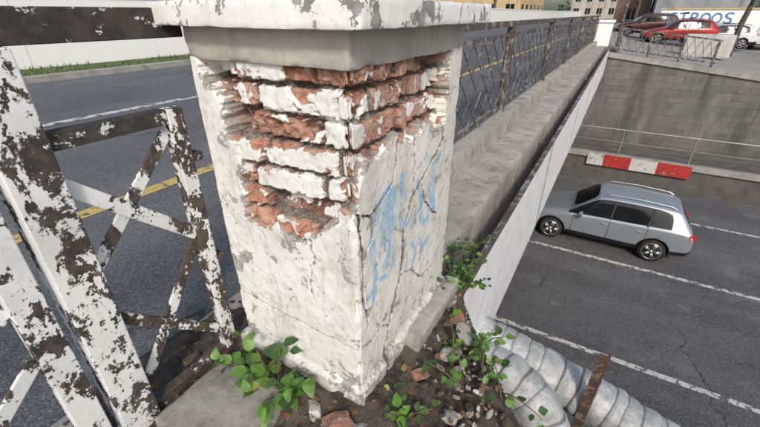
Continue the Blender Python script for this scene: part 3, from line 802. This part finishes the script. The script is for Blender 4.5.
plant('weed_plant',(-.93,.63,.03),4,.10,.045,(-.1,-.1,.8),(.05,.02),w=(6,3,.3),dens=.04)
plant('weed_plant',(-.36,.74,.02),5,.14,.038,(.2,-.3,.9),(.05,.06),w=(6,3,.3),dens=.035)
plant('ivy_plant',(-.16,.93,.02),7,.17,.038,(.2,.0,.5),(.11,.11),w=(5,4,.6),droop=1.3,dens=.030)
plant('ivy_plant',(-.24,1.10,.02),7,.15,.034,(.1,.1,.7),(.07,.12),w=(4,5,.6),droop=1.0,dens=.028)
plant('shrub_plant',(-.44,1.48,-.02),18,.21,.028,(-.15,.1,.9),(.06,.13),w=(3,7,.6),droop=.6,dens=.020)
plant('shrub_plant',(-.48,1.85,-.05),10,.15,.028,(-.1,.1,.9),(.03,.2),w=(3,7,.6),droop=.6,dens=.020)
dl=MB()
for i in range(420):
    x=random.uniform(-1.28,-.02); y=random.uniform(.0,1.45)
    if X0-.02<x<X1+.02 and Y0-.03<y: continue
    if (0-x)*.8+(.92-y)*.6<.03: continue
    a=random.random()*6.28; leaf(dl,(x,y,.04+random.random()*.02),(math.cos(a),math.sin(a),random.uniform(-.2,.3)),(random.uniform(-.5,.5),random.uniform(-.5,.5),1),random.uniform(.012,.032),random.choice([0,0,0,0,0,1]))
for i in range(260):
    x=random.uniform(-1.25,-.1); y=random.uniform(.2,1.4)
    if X0-.02<x<X1+.02 and Y0-.03<y: continue
    if (0-x)*.8+(.92-y)*.6<.06: continue
    a=random.random()*6.28; l=random.uniform(.03,.1); dl.tube([(x,y,.045),(x+math.cos(a)*l*.5,y+math.sin(a)*l*.5,.05+random.uniform(-.01,.02))],.0012,4,2)
dl.obj('leaf_litter',[leaf_d,leaf_y,stem_m],True)

# ------------------------------------------------------------------ background
def building(name,x0,x1,y0,y1,z0,h,wallc,roofc,storeys=2,win=True):
    root=empty(name); b=MB(); b.box((x0,y0,z0),(x1,y1,z0+h)); b.obj('walls',[wallc],parent=root)
    b=MB(); b.box((x0-.3,y0-.3,z0+h),(x1+.3,y1+.3,z0+h+.3)); b.add([(x0-.3,y0-.3,z0+h+.3),(x1+.3,y0-.3,z0+h+.3),(x1+.3,y1+.3,z0+h+.3),(x0-.3,y1+.3,z0+h+.3),(x0+1,(y0+y1)/2,z0+h+2.2),(x1-1,(y0+y1)/2,z0+h+2.2)],[(0,1,5,4),(2,3,4,5),(1,2,5),(3,0,4)]); b.obj('roof',[roofc],parent=root)
    if win:
        b=MB(); n=max(1,int((x1-x0)/2.6)); sp=(x1-x0)/n
        for s in range(storeys):
            for i in range(n):
                cx=x0+sp*(i+.5); cz=z0+1.0+s*2.9
                b.box((cx-.6,y0-.03,cz),(cx+.6,y0+.05,cz+1.4),0); b.box((cx-.7,y0-.08,cz-.1),(cx+.7,y0,cz-.002),1); b.box((cx-.03,y0-.06,cz),(cx+.03,y0-.032,cz+1.4),1)
        m2=max(1,int((y1-y0)/2.6)); sp=(y1-y0)/m2
        for xx,sg in ((x1,1),(x0,-1)):
            for s in range(storeys):
                for i in range(m2):
                    cy=y0+sp*(i+.5); cz=z0+1.0+s*2.9
                    b.box((xx-.05,cy-.6,cz),(xx+.03,cy+.6,cz+1.4),0) if sg>0 else b.box((xx-.03,cy-.6,cz),(xx+.05,cy+.6,cz+1.4),0)
        b.obj('windows',[glass_m,conc_light],parent=root)
    return root
yel=mk_concrete('yellow_render',(.50,.38,.20),(.60,.47,.27),sc=.4); beige=mk_concrete('beige_render',(.42,.38,.32),(.5,.46,.4),sc=.4)
greyr=mk_concrete('grey_render',(.24,.25,.27),(.33,.34,.36),sc=.4); tile=simple('roof_tile',(.22,.07,.04),.8,var=.3)
building('yellow_house',-30,-13.5,62,80,-.03,6,yel,tile)
building('beige_house',-14,-3,125,140,-.03,7,beige,tile)
building('grey_house',2.5,12,64,76,-1.0,7,greyr,tile)
building('brown_house',-2,2.2,70,80,-.6,6,mk_concrete('brown_render',(.15,.10,.075),(.2,.14,.1),sc=.4),tile)
building('apartment_building',16,45,66,84,-1.1,9,beige,tile,3)
building('long_house',-60,-16,20,34,-.03,6,beige,tile)
b=MB(); b.box((2.4,47,-1.1),(10.5,47.3,1.50),0); b.box((2.3,46.9,1.50),(10.6,47.4,1.62),1); b.obj('graffiti_wall',[wall_white,yel])
gb=M('blue_spray'); gb.col(gb.mix(gb.noise(3,4),(.04,.16,.45),(.10,.30,.60))); gb.rough(.6)
b=MB()
def tag(cx,cz,pts,w=.14,s=1.15):
    for i in range(len(pts)-1):
        b.bar((cx+s*pts[i][0],46.99,cz+s*pts[i][1]),(cx+s*pts[i+1][0],46.99,cz+s*pts[i+1][1]),w,.01,(0,1,0))
O=[(.28*math.cos(t),.32*math.sin(t)+.3) for t in [k*math.pi/6 for k in range(13)]]
S=[(.25,.6),(0,.66),(-.22,.5),(-.1,.34),(.16,.26),(.2,.06),(-.05,-.04),(-.25,.06)]
T=[(-.3,.62),(.3,.66),(0,.64),(.02,-.04)]
Rr=[(-.2,-.04),(-.2,.64),(.1,.62),(.2,.45),(.05,.32),(-.18,.3),(.25,-.04)]
for i,g in enumerate([S,T,Rr,O,O,S]): tag(3.4+i*.80,.48,g)
b.obj('graffiti_tag',[gb.m])
rough_box('concrete_block',(2.75,26.0,zpl(3)-.1),(4.7,26.9,zpl(3)+.95),.08,.01,conc_light,sc=2,chip=.03,seed=77,rnd=.05)

def tree(name,x,y,z,h,r,lean=(0,0),leaves=True):
    mb=MB(); tips=[]
    def grow(p,d,L,rad,lev):
        n=5; pts=[p.copy()];rr=[rad]
        for k in range(n):
            d=(d+Vector((random.uniform(-.12,.12),random.uniform(-.12,.12),.03*lev))).normalized(); p=p+d*L/n; pts.append(p.copy()); rr.append(rad*(1-.45*(k+1)/n))
        mb.tube(pts,rr,9 if lev<2 else 5,0)
        if lev<3:
            for k in range(4 if lev else 5):
                q=pts[random.randint(3,5)]; a=random.random()*6.28
                nd=(d*.6+Vector((math.cos(a),math.sin(a),.35))*.75).normalized(); grow(q.copy(),nd,L*random.uniform(.5,.68),rad*.45,lev+1)
        else: tips.extend(pts[2:])
    grow(Vector((x,y,z)),Vector((lean[0],lean[1],1)).normalized(),h*.5,r,0)
    if leaves:
        for p in tips:
            for _ in range(5):
                q=p+Vector((random.gauss(0,.35),random.gauss(0,.35),random.gauss(0,.3)))
                leaf(mb,q,(random.uniform(-1,1),random.uniform(-1,1),random.uniform(-1,.3)),(random.uniform(-.5,.5),random.uniform(-.5,.5),1),random.uniform(.12,.22),random.choice([1,2,2,3]))
    mb.obj(name,[bark_m,leaf_a,leaf_b,leaf_y],True)
tree('street_tree',5.5,31,zpl(6)-.1,9,.17,(.05,0))
tree('street_tree',9.2,33,zpl(7)-.1,10,.2,(-.1,0))
tree('street_tree',.4,44,-.5,8,.18)
tree('street_tree',14,46,-1.1,9,.2)
tree('street_tree',-12.6,45,-.1,8,.2); tree('street_tree',-13,28,-.1,8,.2)
hb=MB()
for i in range(5000):
    x=random.uniform(-80,80); y=random.uniform(150,156); z=random.random()**1.3*6*(.7+.3*math.sin(x*.3)+.2*math.sin(x*.9))
    leaf(hb,(x,y,z-1),(random.uniform(-1,1),random.uniform(-1,1),random.uniform(-1,1)),(0,-.5,1),random.uniform(.6,1.4),random.choice([0,1,1]))
hb.obj('distant_trees',[leaf_a,leaf_b])
b=MB(); b.tube([(-.2,21.2,-.1),(-.2,21.2,5.5)],.05,8); b.tube([(-.2,21.2,5.5),(-.9,21.2,6.0),(-1.8,21.2,6.1)],.035,8); b.box((-2.3,21.1,6.03),(-1.75,21.3,6.14)); b.obj('street_lamp',[fence_far])
b=MB(); b.tube([(6.6,22.4,zpl(7)),(6.6,22.4,3.2)],.045,8); b.obj('metal_pole',[fence_far])

# ------------------------------------------------------------------ light
az=R(146); el=R(38)
w=bpy.data.worlds.new('World'); scene.world=w; w.use_nodes=True; nt=w.node_tree
bg=nt.nodes['Background']; sky=nt.nodes.new('ShaderNodeTexSky'); sky.sky_type='NISHITA'; sky.sun_disc=False
sky.sun_elevation=el; sky.sun_rotation=az; sky.air_density=1.0; sky.dust_density=3.0; sky.ozone_density=.7
nt.links.new(sky.outputs[0],bg.inputs[0]); bg.inputs[1].default_value=.15
sl=bpy.data.lights.new('sun','SUN'); sl.energy=2.2; sl.angle=R(8); sl.color=(1,.93,.83)
so=bpy.data.objects.new('sun',sl); scene.collection.objects.link(so)
so.rotation_euler=Vector((math.sin(az)*math.cos(el),math.cos(az)*math.cos(el),math.sin(el))).to_track_quat('Z','Y').to_euler()

# ------------------------------------------------------------------ camera
cd=bpy.data.cameras.new('camera'); co=bpy.data.objects.new('camera',cd); scene.collection.objects.link(co)
cd.sensor_width=36; cd.lens=36*381/760; cd.clip_start=.02; cd.clip_end=4000
co.location=(0,0,1.2); co.rotation_euler=(R(90-27.7),0,R(30.2))
scene.camera=co
scene.view_settings.view_transform='Standard'; scene.view_settings.look='None'; scene.view_settings.exposure=0
